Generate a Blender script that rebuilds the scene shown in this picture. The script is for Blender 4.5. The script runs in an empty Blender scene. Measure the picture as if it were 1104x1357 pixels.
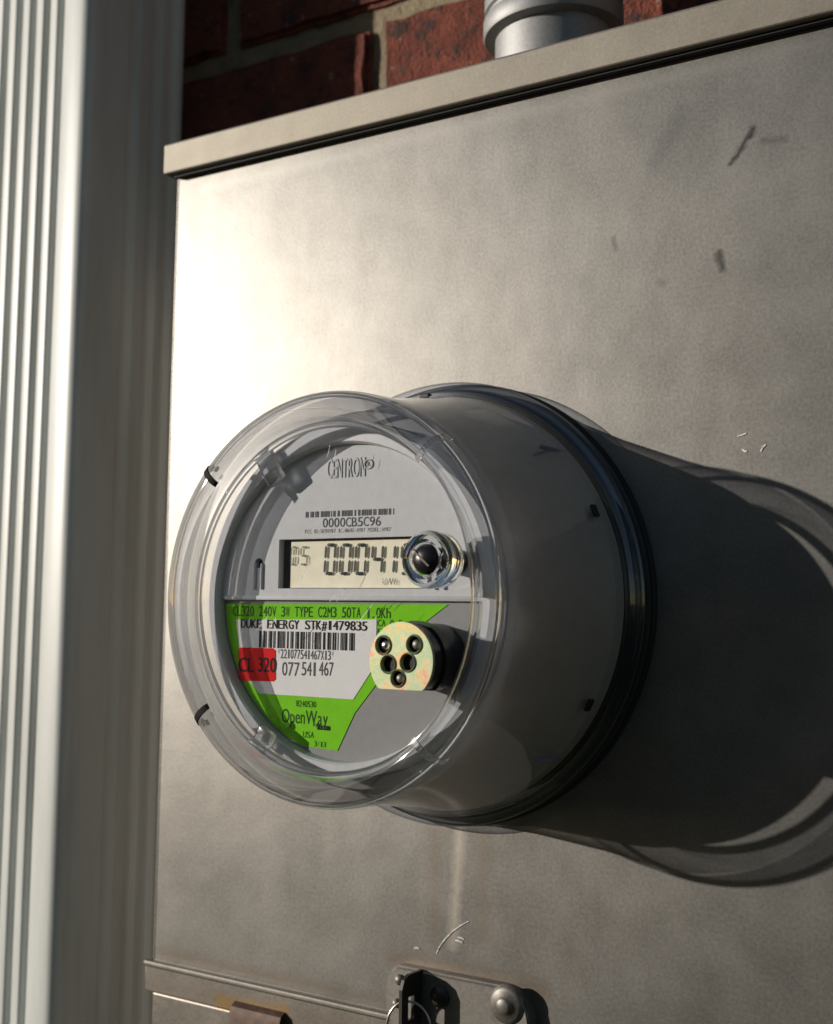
import bpy, bmesh, math, random
from mathutils import Matrix, Vector, noise

# ------------------------------------------------------------------ camera, sky, sun
random.seed(7)
C = bpy.context.scene.collection
sc = bpy.context.scene
PW, PH, FPX = 1104.0, 1357.0, 1706.25
CAM = Vector((0.27696, -0.44250, -0.00634))
RIGHT = Vector((0.83262, 0.55362, 0.01573))
DOWN = Vector((-0.03192, 0.07634, -0.99657))
FWD = Vector((-0.55292, 0.82926, 0.08123))
cd = bpy.data.cameras.new('camera')
cam = bpy.data.objects.new('camera', cd)
C.objects.link(cam)
m = Matrix((RIGHT, -DOWN, -FWD)).transposed().to_4x4()
m.translation = CAM
cam.matrix_world = m
cd.sensor_fit = 'HORIZONTAL'
cd.sensor_width = 36.0
cd.lens = 36.0 * FPX / PW
cd.clip_start = 0.01
cd.clip_end = 5000
cd.dof.use_dof = True
cd.dof.focus_distance = 0.46
cd.dof.aperture_fstop = 17.0
sc.camera = cam

SUN_TRAVEL = Vector((0.108, 0.084, -0.0255)).normalized()
S = -SUN_TRAVEL
elev = math.asin(S.z)
azim = math.atan2(S.x, S.y)            # clockwise from +Y
w = bpy.data.worlds.new('World')
sc.world = w
w.use_nodes = True
nt = w.node_tree
sky = nt.nodes.new('ShaderNodeTexSky')
sky.sky_type = 'NISHITA'
sky.sun_disc = False
sky.sun_elevation = elev
sky.sun_rotation = azim
sky.air_density = 1.0
sky.dust_density = 0.4
nt.links.new(sky.outputs[0], nt.nodes['Background'].inputs[0])
nt.nodes['Background'].inputs[1].default_value = 0.085
sd = bpy.data.lights.new('sun', 'SUN')
sd.energy = 5.0
sd.angle = math.radians(0.5)
sd.color = (1.0, 0.925, 0.83)
sun = bpy.data.objects.new('sun', sd)
C.objects.link(sun)
sun.rotation_euler = SUN_TRAVEL.to_track_quat('-Z', 'Y').to_euler()
sun.location = S * 5
vs = sc.view_settings
vs.view_transform = 'Standard'
vs.look = 'None'
vs.exposure = -0.3
vs.gamma = 1.0
vs.use_curve_mapping = False
cy = sc.cycles
cy.max_bounces = 14
cy.transmission_bounces = 12
cy.transparent_max_bounces = 40
cy.glossy_bounces = 6
cy.diffuse_bounces = 4
cy.sample_clamp_indirect = 4.0
cy.blur_glossy = 0.3
cy.use_denoising = True


# ------------------------------------------------------------------ helpers
def px(u, v, Y):
    """a photo pixel carried onto the plane y = Y"""
    d = RIGHT * ((u - PW / 2) / FPX) + DOWN * ((v - PH / 2) / FPX) + FWD
    return CAM + d * ((Y - CAM.y) / d.y)


def mesh_obj(name, bm, mat, parent=None, smooth=None):
    me = bpy.data.meshes.new(name)
    bm.to_mesh(me)
    bm.free()
    if mat is not None:
        me.materials.append(mat)
    o = bpy.data.objects.new(name, me)
    C.objects.link(o)
    if parent is not None:
        o.parent = parent
    if smooth is not None:
        me.polygons.foreach_set('use_smooth', [True] * len(me.polygons))
        if smooth < 179:
            me.set_sharp_from_angle(angle=math.radians(smooth))
    return o


def thing(name, label, cat, group=None):
    o = bpy.data.objects.new(name, None)
    C.objects.link(o)
    tag(o, label, cat, group)
    return o


def tag(o, label, cat, group=None):
    o['label'] = label
    o['category'] = cat
    if group:
        o['group'] = group
    return o


def box(bm, x0, x1, y0, y1, z0, z1, bev=0.0, seg=2):
    r = bmesh.ops.create_cube(bm, size=1.0)
    vs_ = r['verts']
    for v in vs_:
        v.co = Vector(((x0 + x1) / 2 + v.co.x * (x1 - x0), (y0 + y1) / 2 + v.co.y * (y1 - y0), (z0 + z1) / 2 + v.co.z * (z1 - z0)))
    if bev:
        es = list({e for v in vs_ for e in v.link_edges})
        bmesh.ops.bevel(bm, geom=es, offset=bev, segments=seg, affect='EDGES', profile=0.5)


def lathe(bm, prof, n=128, c=(0, 0), axis='Y', closed=False, a0=0.0, a1=2 * math.pi):
    """profile (r, h): h grows out of the panel (-Y) or, for axis Z, upwards"""
    full = abs(a1 - a0 - 2 * math.pi) < 1e-6
    cols = n if full else n + 1
    rings = []
    for i in range(cols):
        t = a0 + (a1 - a0) * i / n
        col = []
        for r, h in prof:
            if axis == 'Y':
                co = (c[0] + r * math.cos(t), -h, c[1] + r * math.sin(t))
            else:
                co = (c[0] + r * math.cos(t), c[1] + r * math.sin(t), h)
            col.append(bm.verts.new(co))
        rings.append(col)
    k = len(prof)
    for i in range(n):
        a = rings[i]
        b = rings[(i + 1) % cols]
        for j in range(k if closed else k - 1):
            q = [a[j], a[(j + 1) % k], b[(j + 1) % k], b[j]]
            bm.faces.new(q)
    bmesh.ops.remove_doubles(bm, verts=bm.verts, dist=1e-6)
    bmesh.ops.recalc_face_normals(bm, faces=bm.faces)
    return bm


def prism(bm, pts, h0, h1):
    """polygon in x,z extruded from depth h0 to h1 (out of the panel)"""
    a = [bm.verts.new((x, -h0, z)) for x, z in pts]
    b = [bm.verts.new((x, -h1, z)) for x, z in pts]
    n = len(pts)
    bm.faces.new(a)
    bm.faces.new(b)
    for i in range(n):
        bm.faces.new((a[i], a[(i + 1) % n], b[(i + 1) % n], b[i]))
    bmesh.ops.recalc_face_normals(bm, faces=bm.faces)


def tube(bm, pts, r, n=10, closed=False):
    pts = [Vector(p) for p in pts]
    rings = []
    N = len(pts)
    for i, p in enumerate(pts):
        if closed:
            t = (pts[(i + 1) % N] - pts[i - 1]).normalized()
        else:
            t = (pts[min(i + 1, N - 1)] - pts[max(i - 1, 0)]).normalized()
        a = t.orthogonal().normalized() if i == 0 else (rings[-1][1] - t * rings[-1][1].dot(t)).normalized()
        b = t.cross(a)
        rings.append(([bm.verts.new(p + (a * math.cos(2 * math.pi * k / n) + b * math.sin(2 * math.pi * k / n)) * r) for k in range(n)], a))
    for i in range(N if closed else N - 1):
        A = rings[i][0]
        B = rings[(i + 1) % N][0]
        for k in range(n):
            bm.faces.new((A[k], A[(k + 1) % n], B[(k + 1) % n], B[k]))
    if not closed:
        bm.faces.new(rings[0][0])
        bm.faces.new(rings[-1][0])
    bmesh.ops.recalc_face_normals(bm, faces=bm.faces)


# ------------------------------------------------------------------ materials
def nodes(name):
    mt = bpy.data.materials.new(name)
    mt.use_nodes = True
    return mt, mt.node_tree, mt.node_tree.nodes['Principled BSDF']


def N(t, typ, **kw):
    n = t.nodes.new(typ)
    for k, v in kw.items():
        setattr(n, k, v)
    return n


def math_(t, op, a, b=None, clamp=False):
    n = N(t, 'ShaderNodeMath', operation=op, use_clamp=clamp)
    for i, x in enumerate((a, b)):
        if x is None:
            continue
        if isinstance(x, (int, float)):
            n.inputs[i].default_value = x
        else:
            t.links.new(x, n.inputs[i])
    return n.outputs[0]


def ramp(t, fac, stops):
    n = N(t, 'ShaderNodeValToRGB')
    while len(n.color_ramp.elements) < len(stops):
        n.color_ramp.elements.new(0.5)
    for e, (p, c) in zip(n.color_ramp.elements, stops):
        e.position = p
        e.color = c if len(c) == 4 else (*c, 1)
    t.links.new(fac, n.inputs[0])
    return n.outputs[0]


def noise_(t, scale, detail=4, rough=0.55, vec=None, stretch=None):
    n = N(t, 'ShaderNodeTexNoise')
    n.inputs['Scale'].default_value = scale
    n.inputs['Detail'].default_value = detail
    n.inputs['Roughness'].default_value = rough
    if vec is None:
        vec = N(t, 'ShaderNodeNewGeometry').outputs['Position']
    if stretch:
        mp = N(t, 'ShaderNodeMapping')
        mp.inputs['Scale'].default_value = stretch
        t.links.new(vec, mp.inputs[0])
        vec = mp.outputs[0]
    t.links.new(vec, n.inputs['Vector'])
    return n.outputs['Fac']


def mix(t, fac, a, b, mode='MIX'):
    n = N(t, 'ShaderNodeMix', data_type='RGBA', blend_type=mode)
    for i, x in ((0, fac), (6, a), (7, b)):
        if isinstance(x, (int, float)):
            n.inputs[i].default_value = x
        elif isinstance(x, tuple):
            n.inputs[i].default_value = x if len(x) == 4 else (*x, 1)
        else:
            t.links.new(x, n.inputs[i])
    return n.outputs[2]


def bump(t, bsdf, h, strength, dist):
    b = N(t, 'ShaderNodeBump')
    b.inputs['Strength'].default_value = strength
    b.inputs['Distance'].default_value = dist
    t.links.new(h, b.inputs['Height'])
    t.links.new(b.outputs[0], bsdf.inputs['Normal'])


def plain(name, col, rough=0.5, metal=0.0, spec=0.5, grain=0.0, var=0.12, scale=300):
    mt, t, b = nodes(name)
    f = noise_(t, scale, 3)
    dark = tuple(c * (1 - var) for c in col)
    lite = tuple(min(1, c * (1 + var)) for c in col)
    t.links.new(ramp(t, f, [(0.3, dark), (0.7, lite)]), b.inputs['Base Color'])
    b.inputs['Roughness'].default_value = rough
    b.inputs['Metallic'].default_value = metal
    b.inputs['Specular IOR Level'].default_value = spec
    if grain:
        bump(t, b, noise_(t, scale * 5, 2), grain, 0.0004)
    return mt


def seg_mask(t, pos, a, b, rad, soft):
    """1 near the segment a-b in the x,z plane, wobbled by noise: shape of a smudge"""
    sep = N(t, 'ShaderNodeSeparateXYZ')
    t.links.new(pos, sep.inputs[0])
    X, Z = sep.outputs[0], sep.outputs[2]
    dx, dz = b[0] - a[0], b[1] - a[1]
    L2 = dx * dx + dz * dz + 1e-12
    px_ = math_(t, 'SUBTRACT', X, a[0])
    pz_ = math_(t, 'SUBTRACT', Z, a[1])
    dot = math_(t, 'ADD', math_(t, 'MULTIPLY', px_, dx / L2), math_(t, 'MULTIPLY', pz_, dz / L2), clamp=True)
    ex = math_(t, 'SUBTRACT', px_, math_(t, 'MULTIPLY', dot, dx))
    ez = math_(t, 'SUBTRACT', pz_, math_(t, 'MULTIPLY', dot, dz))
    d = math_(t, 'SQRT', math_(t, 'ADD', math_(t, 'MULTIPLY', ex, ex), math_(t, 'MULTIPLY', ez, ez)))
    mr = N(t, 'ShaderNodeMapRange')
    mr.inputs[1].default_value = rad
    mr.inputs[2].default_value = rad - soft
    mr.inputs[3].default_value = 0
    mr.inputs[4].default_value = 1
    t.links.new(d, mr.inputs[0])
    return mr.outputs[0]


def galvanised(name, stains=(), base=(0.215, 0.206, 0.190), rough=0.385):
    mt, t, b = nodes(name)
    pos = N(t, 'ShaderNodeNewGeometry').outputs['Position']
    cloud = noise_(t, 18, 6, 0.62, pos)
    blot = noise_(t, 70, 4, 0.6, pos)
    streak = noise_(t, 45, 4, 0.6, pos, (1.0, 1.0, 0.2))
    fine = noise_(t, 800, 3, 0.6, pos)
    speck = noise_(t, 330, 3, 0.6, pos)
    sc3 = lambda k: tuple(min(1.0, c * k) for c in base)
    col = ramp(t, cloud, [(0.28, sc3(0.80)), (0.72, sc3(1.15))])
    col = mix(t, 0.35, col, ramp(t, blot, [(0.32, sc3(0.68)), (0.68, sc3(1.25))]))
    col = mix(t, 0.16, col, ramp(t, streak, [(0.3, sc3(0.70)), (0.7, sc3(1.25))]))
    col = mix(t, 0.24, col, ramp(t, fine, [(0.35, sc3(0.55)), (0.65, sc3(1.3))]))
    col = mix(t, ramp(t, speck, [(0.68, (0, 0, 0)), (0.78, (0.55, 0.55, 0.55))]), col, (0.12, 0.10, 0.085))
    wob = N(t, 'ShaderNodeTexNoise')
    wob.inputs['Scale'].default_value = 260
    t.links.new(pos, wob.inputs['Vector'])
    wv = N(t, 'ShaderNodeVectorMath', operation='MULTIPLY_ADD')
    t.links.new(wob.outputs['Color'], wv.inputs[0])
    wv.inputs[1].default_value = (0.003, 0, 0.003)
    wv2 = N(t, 'ShaderNodeVectorMath', operation='ADD')
    wv2.inputs[1].default_value = (-0.0015, 0, -0.0015)
    t.links.new(pos, wv.inputs[2])
    t.links.new(wv.outputs[0], wv2.inputs[0])
    rmul = None
    for (a_, b_, rad, soft, c_, amt) in stains:
        mk = math_(t, 'MULTIPLY', seg_mask(t, wv2.outputs[0], a_, b_, rad, soft), amt)
        col = mix(t, mk, col, c_)
    t.links.new(col, b.inputs['Base Color'])
    b.inputs['Metallic'].default_value = 0.7
    r1 = math_(t, 'ADD', math_(t, 'MULTIPLY', cloud, 0.16), rough - 0.08)
    r2 = math_(t, 'ADD', r1, math_(t, 'MULTIPLY', fine, 0.10))
    t.links.new(r2, b.inputs['Roughness'])
    wave = noise_(t, 9, 2, 0.5, pos)
    bump(t, b, math_(t, 'ADD', math_(t, 'MULTIPLY', fine, 0.09), math_(t, 'ADD', math_(t, 'MULTIPLY', blot, 0.3), math_(t, 'MULTIPLY', wave, 3.5))), 0.22, 0.0008)
    return mt


def clear_sheet(name, tint=(0.95, 0.955, 0.965), dust=0.003, skins=2, bend=0.0):
    """clear plastic thin enough not to bend light: Fresnel mirror over transmission that darkens with the slanted path"""
    mt, t, b = nodes(name)
    t.nodes.remove(b)
    out = t.nodes['Material Output']
    lw = N(t, 'ShaderNodeLayerWeight')          # "Facing" at blend .5 is 1 - cos
    fac = lw.outputs['Facing']
    f5 = math_(t, 'POWER', fac, 5.0)
    F = math_(t, 'ADD', math_(t, 'MULTIPLY', f5, 0.95), 0.05)
    if skins == 2:
        F = math_(t, 'DIVIDE', math_(t, 'MULTIPLY', F, 2.0), math_(t, 'ADD', F, 1.0), clamp=True)
    # inside the plastic the slant is less: cos_in = sqrt(1 - sin^2 / n^2)
    cosv = math_(t, 'SUBTRACT', 1.0, fac)
    sin2 = math_(t, 'SUBTRACT', 1.0, math_(t, 'MULTIPLY', cosv, cosv))
    cin = math_(t, 'SQRT', math_(t, 'SUBTRACT', 1.0, math_(t, 'MULTIPLY', sin2, 0.44)))
    inv = math_(t, 'DIVIDE', 1.0, cin)
    comb = N(t, 'ShaderNodeCombineColor')
    for i in range(3):
        t.links.new(math_(t, 'POWER', tint[i], inv), comb.inputs[i])
    tr = N(t, 'ShaderNodeBsdfTransparent')
    t.links.new(comb.outputs[0], tr.inputs[0])
    gl = N(t, 'ShaderNodeBsdfGlossy')
    gl.inputs['Roughness'].default_value = 0.03
    gl.inputs['Color'].default_value = (1, 1, 1, 1)
    df = N(t, 'ShaderNodeBsdfDiffuse')
    df.inputs[0].default_value = (0.7, 0.7, 0.7, 1)
    m1 = N(t, 'ShaderNodeMixShader')
    nz = noise_(t, 160, 5, 0.7)
    t.links.new(math_(t, 'MULTIPLY', nz, dust * 2), m1.inputs[0])
    t.links.new(tr.outputs[0], m1.inputs[1])
    t.links.new(df.outputs[0], m1.inputs[2])
    m2 = N(t, 'ShaderNodeMixShader')
    t.links.new(F, m2.inputs[0])
    t.links.new(m1.outputs[0], m2.inputs[1])
    t.links.new(gl.outputs[0], m2.inputs[2])
    res = m2.outputs[0]
    if bend:                                    # the share of light that the moulded curve throws aside
        gs = N(t, 'ShaderNodeBsdfGlass')
        gs.inputs['IOR'].default_value = 1.5
        gs.inputs['Roughness'].default_value = 0.0
        m3 = N(t, 'ShaderNodeMixShader')
        m3.inputs[0].default_value = bend
        t.links.new(res, m3.inputs[1])
        t.links.new(gs.outputs[0], m3.inputs[2])
        res = m3.outputs[0]
    t.links.new(res, out.inputs[0])
    return mt


def glass(name, col=(0.96, 0.965, 0.98), ior=1.52, rough=0.0):
    mt, t, b = nodes(name)
    f = noise_(t, 90, 3)
    t.links.new(ramp(t, f, [(0.3, tuple(c * 0.985 for c in col)), (0.7, col)]), b.inputs['Base Color'])
    b.inputs['Transmission Weight'].default_value = 1.0
    b.inputs['IOR'].default_value = ior
    b.inputs['Roughness'].default_value = rough
    return mt


def p_(u, v, Y=0.0):
    q = px(u, v, Y)
    return (q.x, q.z)


SOOT = (0.035, 0.033, 0.032)
DIRT = (0.17, 0.13, 0.095)
M = {}
M['panel'] = galvanised('galvanised_panel', [
    (p_(998, 170), p_(996, 178), 0.0022, 0.0020, SOOT, 0.85),
    (p_(994, 180), p_(968, 218), 0.0018, 0.0017, SOOT, 0.9),
    (p_(1010, 188), p_(1040, 184), 0.0022, 0.0020, SOOT, 0.35),
    (p_(952, 335), p_(957, 356), 0.0022, 0.0020, SOOT, 0.8),
    (p_(813, 316), p_(815, 330), 0.0018, 0.0016, SOOT, 0.45),
    (p_(905, 150), p_(872, 215), 0.0060, 0.0058, (0.10, 0.11, 0.115), 0.35),
    (p_(872, 372), p_(880, 376), 0.0018, 0.0016, SOOT, 0.3),
    (p_(238, 440), p_(240, 446), 0.0022, 0.0020, DIRT, 0.6),
    (p_(233, 610), p_(234, 640), 0.0022, 0.0022, DIRT, 0.45),
    (p_(575, 1100), p_(575, 1245), 0.0055, 0.0052, DIRT, 0.35),
    (p_(610, 1100), p_(600, 1250), 0.0040, 0.0038, (0.55, 0.50, 0.43), 0.45),
    (p_(640, 1105), p_(640, 1240), 0.0060, 0.0058, DIRT, 0.40),
    (p_(520, 1270), p_(720, 1312), 0.0060, 0.0058, DIRT, 0.65),
    (p_(215, 1262), p_(510, 1328), 0.0045, 0.0045, DIRT, 0.5),
    (p_(270, 250), p_(1090, 55), 0.0040, 0.0040, (0.26, 0.25, 0.23), 0.5),
])
RUST = (0.30, 0.19, 0.055)
M['lower'] = galvanised('galvanised_lower', [
    (p_(300, 1325), p_(384, 1343), 0.0052, 0.0036, RUST, 0.75),
    (p_(380, 1335), p_(384, 1400), 0.0050, 0.0040, RUST, 0.6),
    (p_(200, 1300), p_(500, 1360), 0.0060, 0.0060, DIRT, 0.3),
], base=(0.23, 0.21, 0.185))
M['cap'] = galvanised('galvanised_cap', [], base=(0.25, 0.228, 0.19), rough=0.52)
M['shell'] = galvanised('galvanised_shell', [], base=(0.28, 0.265, 0.24), rough=0.5)
M['strap'] = galvanised('dull_steel', [], base=(0.22, 0.205, 0.185), rough=0.46)
M['conduit'] = galvanised('zinc_conduit', [], base=(0.36, 0.36, 0.36), rough=0.56)
M['black_gap'] = plain('dark_gasket_and_lip_shadow', (0.012, 0.012, 0.013), 0.6)  # socket ring gasket, also the painted shade line below the cap lip
M['black'] = plain('black_plastic', (0.012, 0.012, 0.013), 0.28)
M['flange'] = plain('smoked_flange', (0.012, 0.014, 0.022), 0.12, spec=0.7)
M['body'] = plain('brown_grey_plastic', (0.36, 0.34, 0.315), 0.5, var=0.05)
M['face_rim'] = plain('grey_rim_plastic', (0.50, 0.505, 0.52), 0.42, var=0.05, grain=0.05)
M['face_up'] = plain('grey_face_plastic', (0.56, 0.565, 0.58), 0.6, spec=0.3, var=0.04, grain=0.10)
M['face_low'] = plain('dark_grey_face_plastic', (0.26, 0.255, 0.255), 0.6, spec=0.3, var=0.04, grain=0.10)
M['emboss'] = plain('embossed_grey', (0.50, 0.505, 0.52), 0.6, spec=0.3, var=0.04)
M['lcd'] = plain('lcd_cream', (0.93, 0.88, 0.70), 0.75, spec=0.12, var=0.05, scale=200)
M['lcd_frame'] = plain('lcd_dark_frame', (0.045, 0.045, 0.05), 0.4)
M['ink'] = plain('black_ink', (0.02, 0.02, 0.02), 0.75, spec=0.12)
M['lcd_ink'] = plain('lcd_segment_ink', (0.02, 0.03, 0.032), 0.75, spec=0.12)
M['lcd_faint'] = plain('lcd_small_ink', (0.10, 0.11, 0.09), 0.75, spec=0.12)
M['grey_ink'] = plain('grey_print', (0.11, 0.11, 0.115), 0.75, spec=0.12)
M['pale_ink'] = plain('faint_grey_print', (0.22, 0.22, 0.225), 0.75, spec=0.12)
M['green_ink'] = plain('dark_green_print', (0.03, 0.09, 0.02), 0.75, spec=0.12)
M['green'] = plain('green_label', (0.20, 0.60, 0.012), 0.75, spec=0.12, var=0.05)
M['white'] = plain('white_label', (0.80, 0.785, 0.78), 0.75, spec=0.12, var=0.03)
M['red'] = plain('red_label', (0.72, 0.012, 0.012), 0.75, spec=0.12, var=0.05)
M['sheet'] = clear_sheet('clear_cover_sheet')
M['rim'] = clear_sheet('clear_cover_rim', (0.85, 0.868, 0.905), 0.004, 2, 0.38)
M['glass'] = glass('clear_plunger')
M['flange_clear'] = clear_sheet('clear_flange', (0.88, 0.90, 0.94), 0.01, 2)
M['violet'] = plain('violet_grey_rib', (0.24, 0.21, 0.33), 0.3)
M['rib'] = plain('dark_refraction_rib', (0.015, 0.015, 0.017), 0.7, spec=0.1)  # clear plastic ribs; the dark they refract is put into the colour
M['clip'] = glass('frosted_clip', (0.85, 0.86, 0.88), 1.45, 0.25)
M['scratch'] = plain('white_scratch', (0.52, 0.51, 0.49), 0.6, var=0.5, scale=900)
M['wire'] = plain('bright_wire', (0.62, 0.60, 0.57), 0.28, 1.0)
M['steel_dark'] = plain('dark_steel', (0.06, 0.055, 0.05), 0.45, 0.7)
M['mortar'] = None
for k_, al in (('lcd_ink', 0.88), ('lcd_faint', 0.7)):
    M[k_].node_tree.nodes['Principled BSDF'].inputs['Alpha'].default_value = al
mt, t, b = nodes('yellow_zinc')
n1 = noise_(t, 110, 3, 0.65)
n2 = noise_(t, 1500, 2)
c1 = ramp(t, n1, [(0.34, (0.66, 0.30, 0.14)), (0.41, (0.60, 0.48, 0.20)), (0.47, (0.34, 0.50, 0.28)), (0.53, (0.44, 0.52, 0.36)), (0.58, (0.60, 0.50, 0.22)), (0.64, (0.70, 0.28, 0.24))])
t.links.new(mix(t, 1.0, mix(t, 0.15, c1, ramp(t, n2, [(0.3, (0.35, 0.38, 0.22)), (0.7, (0.75, 0.75, 0.55))])), (0.72, 0.70, 0.70), 'MULTIPLY'), b.inputs['Base Color'])
b.inputs['Metallic'].default_value = 0.55
b.inputs['Roughness'].default_value = 0.5
M['zinc'] = mt
# painted aluminium downspout
mt, t, b = nodes('white_painted_aluminium')
n1 = noise_(t, 40, 5, 0.65, None, (1, 1, 0.12))
n2 = noise_(t, 500, 2)
c1 = ramp(t, n1, [(0.3, (0.46, 0.475, 0.455)), (0.6, (0.60, 0.62, 0.60))])
t.links.new(mix(t, ramp(t, n2, [(0.70, (0, 0, 0)), (0.8, (0.5, 0.5, 0.5))]), c1, (0.35, 0.33, 0.28)), b.inputs['Base Color'])
b.inputs['Roughness'].default_value = 0.42
M['downspout'] = mt
# brick and mortar
mt, t, b = nodes('red_brick')
oi = N(t, 'ShaderNodeObjectInfo')
n1 = noise_(t, 45, 5, 0.65)
n2 = noise_(t, 110, 4, 0.7)
n3 = noise_(t, 700, 3)
c1 = ramp(t, n1, [(0.3, (0.11, 0.028, 0.017)), (0.55, (0.21, 0.055, 0.03)), (0.75, (0.30, 0.09, 0.05))])
c1 = mix(t, ramp(t, n2, [(0.55, (0, 0, 0)), (0.61, (0.9, 0.9, 0.9))]), c1, (0.035, 0.028, 0.025))
c1 = mix(t, ramp(t, noise_(t, 160, 3, 0.6), [(0.68, (0, 0, 0)), (0.72, (0.7, 0.7, 0.7))]), c1, (0.40, 0.33, 0.24))
c1 = mix(t, math_(t, 'MULTIPLY', oi.outputs['Random'], 0.35), c1, (0.12, 0.03, 0.02))
t.links.new(c1, b.inputs['Base Color'])
b.inputs['Roughness'].default_value = 0.9
bump(t, b, math_(t, 'ADD', n3, math_(t, 'MULTIPLY', n2, 2.0)), 0.9, 0.0022)
M['brick'] = mt
mt, t, b = nodes('buff_mortar')
n1 = noise_(t, 60, 4)
n3 = noise_(t, 900, 3)
t.links.new(mix(t, 0.4, ramp(t, n1, [(0.34, (0.15, 0.12, 0.08)), (0.44, (0.36, 0.29, 0.18)), (0.7, (0.50, 0.41, 0.27))]), ramp(t, n3, [(0.3, (0.25, 0.2, 0.14)), (0.7, (0.55, 0.47, 0.33))])), b.inputs['Base Color'])
b.inputs['Roughness'].default_value = 0.95
bump(t, b, math_(t, 'ADD', n3, math_(t, 'MULTIPLY', n1, 3.0)), 1.0, 0.004)
M['mortar'] = mt
mt, t, b = nodes('lawn')
n1 = noise_(t, 1.5, 6)
t.links.new(ramp(t, n1, [(0.3, (0.035, 0.05, 0.018)), (0.7, (0.09, 0.10, 0.04))]), b.inputs['Base Color'])
b.inputs['Roughness'].default_value = 0.95
bump(t, b, noise_(t, 60, 4), 0.8, 0.02)
M['lawn'] = mt

# ------------------------------------------------------------------ setting: ground and brick wall
bm = bmesh.new()
bmesh.ops.create_grid(bm, x_segments=8, y_segments=8, size=1500)
for v in bm.verts:
    v.co.z = -1.45
g = mesh_obj('ground', bm, M['lawn'])
g['kind'] = 'structure'

WALL_Y = 0.115
wall = thing('brick_wall', 'red brick wall with buff mortar joints behind the meter box', 'wall')
bm = bmesh.new()
box(bm, -2.2, 2.2, WALL_Y + 0.006, WALL_Y + 0.12, -1.44, 1.6)
mesh_obj('mortar', bm, M['mortar'], wall)
BL, BH, JT = 0.2090, 0.0600, 0.0115
variants = []
for k in range(6):
    bm = bmesh.new()
    box(bm, -BL / 2, BL / 2, 0, 0.09, -BH / 2, BH / 2)
    front = [e for e in bm.edges if all(abs(v.co.y) < 1e-6 for v in e.verts)]
    bmesh.ops.bevel(bm, geom=front, offset=0.0028, segments=2, affect='EDGES')
    bmesh.ops.subdivide_edges(bm, edges=[e for e in bm.edges if e.calc_length() > 0.15], cuts=15)
    bmesh.ops.subdivide_edges(bm, edges=[e for e in bm.edges if e.calc_length() > 0.04 and abs(e.verts[0].co.y - e.verts[1].co.y) < 0.01], cuts=4, use_grid_fill=True)
    for v in bm.verts:
        edge = max(abs(v.co.x) / (BL / 2), abs(v.co.z) / (BH / 2)) > 0.9
        nz = noise.noise_vector(v.co * 90 + Vector((k * 7.3, 0, 0)))
        am = 0.0022 if edge else 0.0011
        v.co += Vector((nz.x * am, abs(nz.y) * am, nz.z * am))
    me = bpy.data.meshes.new('brick')
    bm.to_mesh(me)
    bm.free()
    me.materials.append(M['brick'])
    variants.append(me)
jq = px(380, 53, WALL_Y)          # a point on the bed joint above the box
hq = px(497, 100, WALL_Y)         # the head joint below it
course = BH + JT
for r in range(-12, 6):
    zc = jq.z + (r + 0.5) * course
    off = 0.0 if r % 2 else (BL + JT) / 2
    for i in range(-4, 4):
        xc = hq.x + (BL + JT) / 2 + i * (BL + JT) + off
        if abs(xc) > 0.75:
            continue
        o = bpy.data.objects.new('brick', variants[random.randrange(6)])
        C.objects.link(o)
        o.parent = wall
        o.location = (xc + random.uniform(-.001, .001), WALL_Y + random.uniform(-.001, .0015), zc + random.uniform(-.0008, .0008))
        o.rotation_euler = (0, random.uniform(-.004, .004), random.uniform(-.004, .004))

# ------------------------------------------------------------------ the house across the yard (out of view, added as something dark for metal and plastic to mirror)
def simple(name, parts, mat, parent):
    bm = bmesh.new()
    for p in parts:
        box(bm, *p)
    return mesh_obj(name, bm, mat, parent)


M['siding'] = plain('grey_brown_siding', (0.16, 0.14, 0.12), 0.8, scale=3)
M['roofing'] = plain('dark_shingle', (0.05, 0.048, 0.045), 0.9, scale=6)
M['trim'] = plain('cream_trim', (0.55, 0.52, 0.46), 0.6, scale=4)
M['pane'] = plain('window_pane', (0.02, 0.025, 0.03), 0.06, spec=0.6)
M['door'] = plain('brown_door', (0.09, 0.045, 0.03), 0.5, scale=8)
hs = thing('unseen_house', 'grey brown sided house with dark gable roof added out of view across the yard for dark reflections', 'unseen_house')
HX0, HX1, HY0, HY1 = -8.5, 6.5, -17.0, -8.6
simple('wall', [(HX0, HX1, HY0, HY1, -1.44, 1.9)], M['siding'], hs)
bm = bmesh.new()
ym = (HY0 + HY1) / 2
rp = [(HY1 + 0.5, 1.62), (ym, 4.0), (HY0 - 0.5, 1.62), (HY0 - 0.5, 1.92), (ym, 4.3), (HY1 + 0.5, 1.92)]
va = [bm.verts.new((HX0 - 0.25, y, z)) for y, z in rp]
vb = [bm.verts.new((HX1 + 0.4, y, z)) for y, z in rp]
for i in range(6):
    bm.faces.new((va[i], va[(i + 1) % 6], vb[(i + 1) % 6], vb[i]))
bm.faces.new(va)
bm.faces.new(vb)
bmesh.ops.recalc_face_normals(bm, faces=bm.faces)
mesh_obj('roof', bm, M['roofing'], hs)
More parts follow.
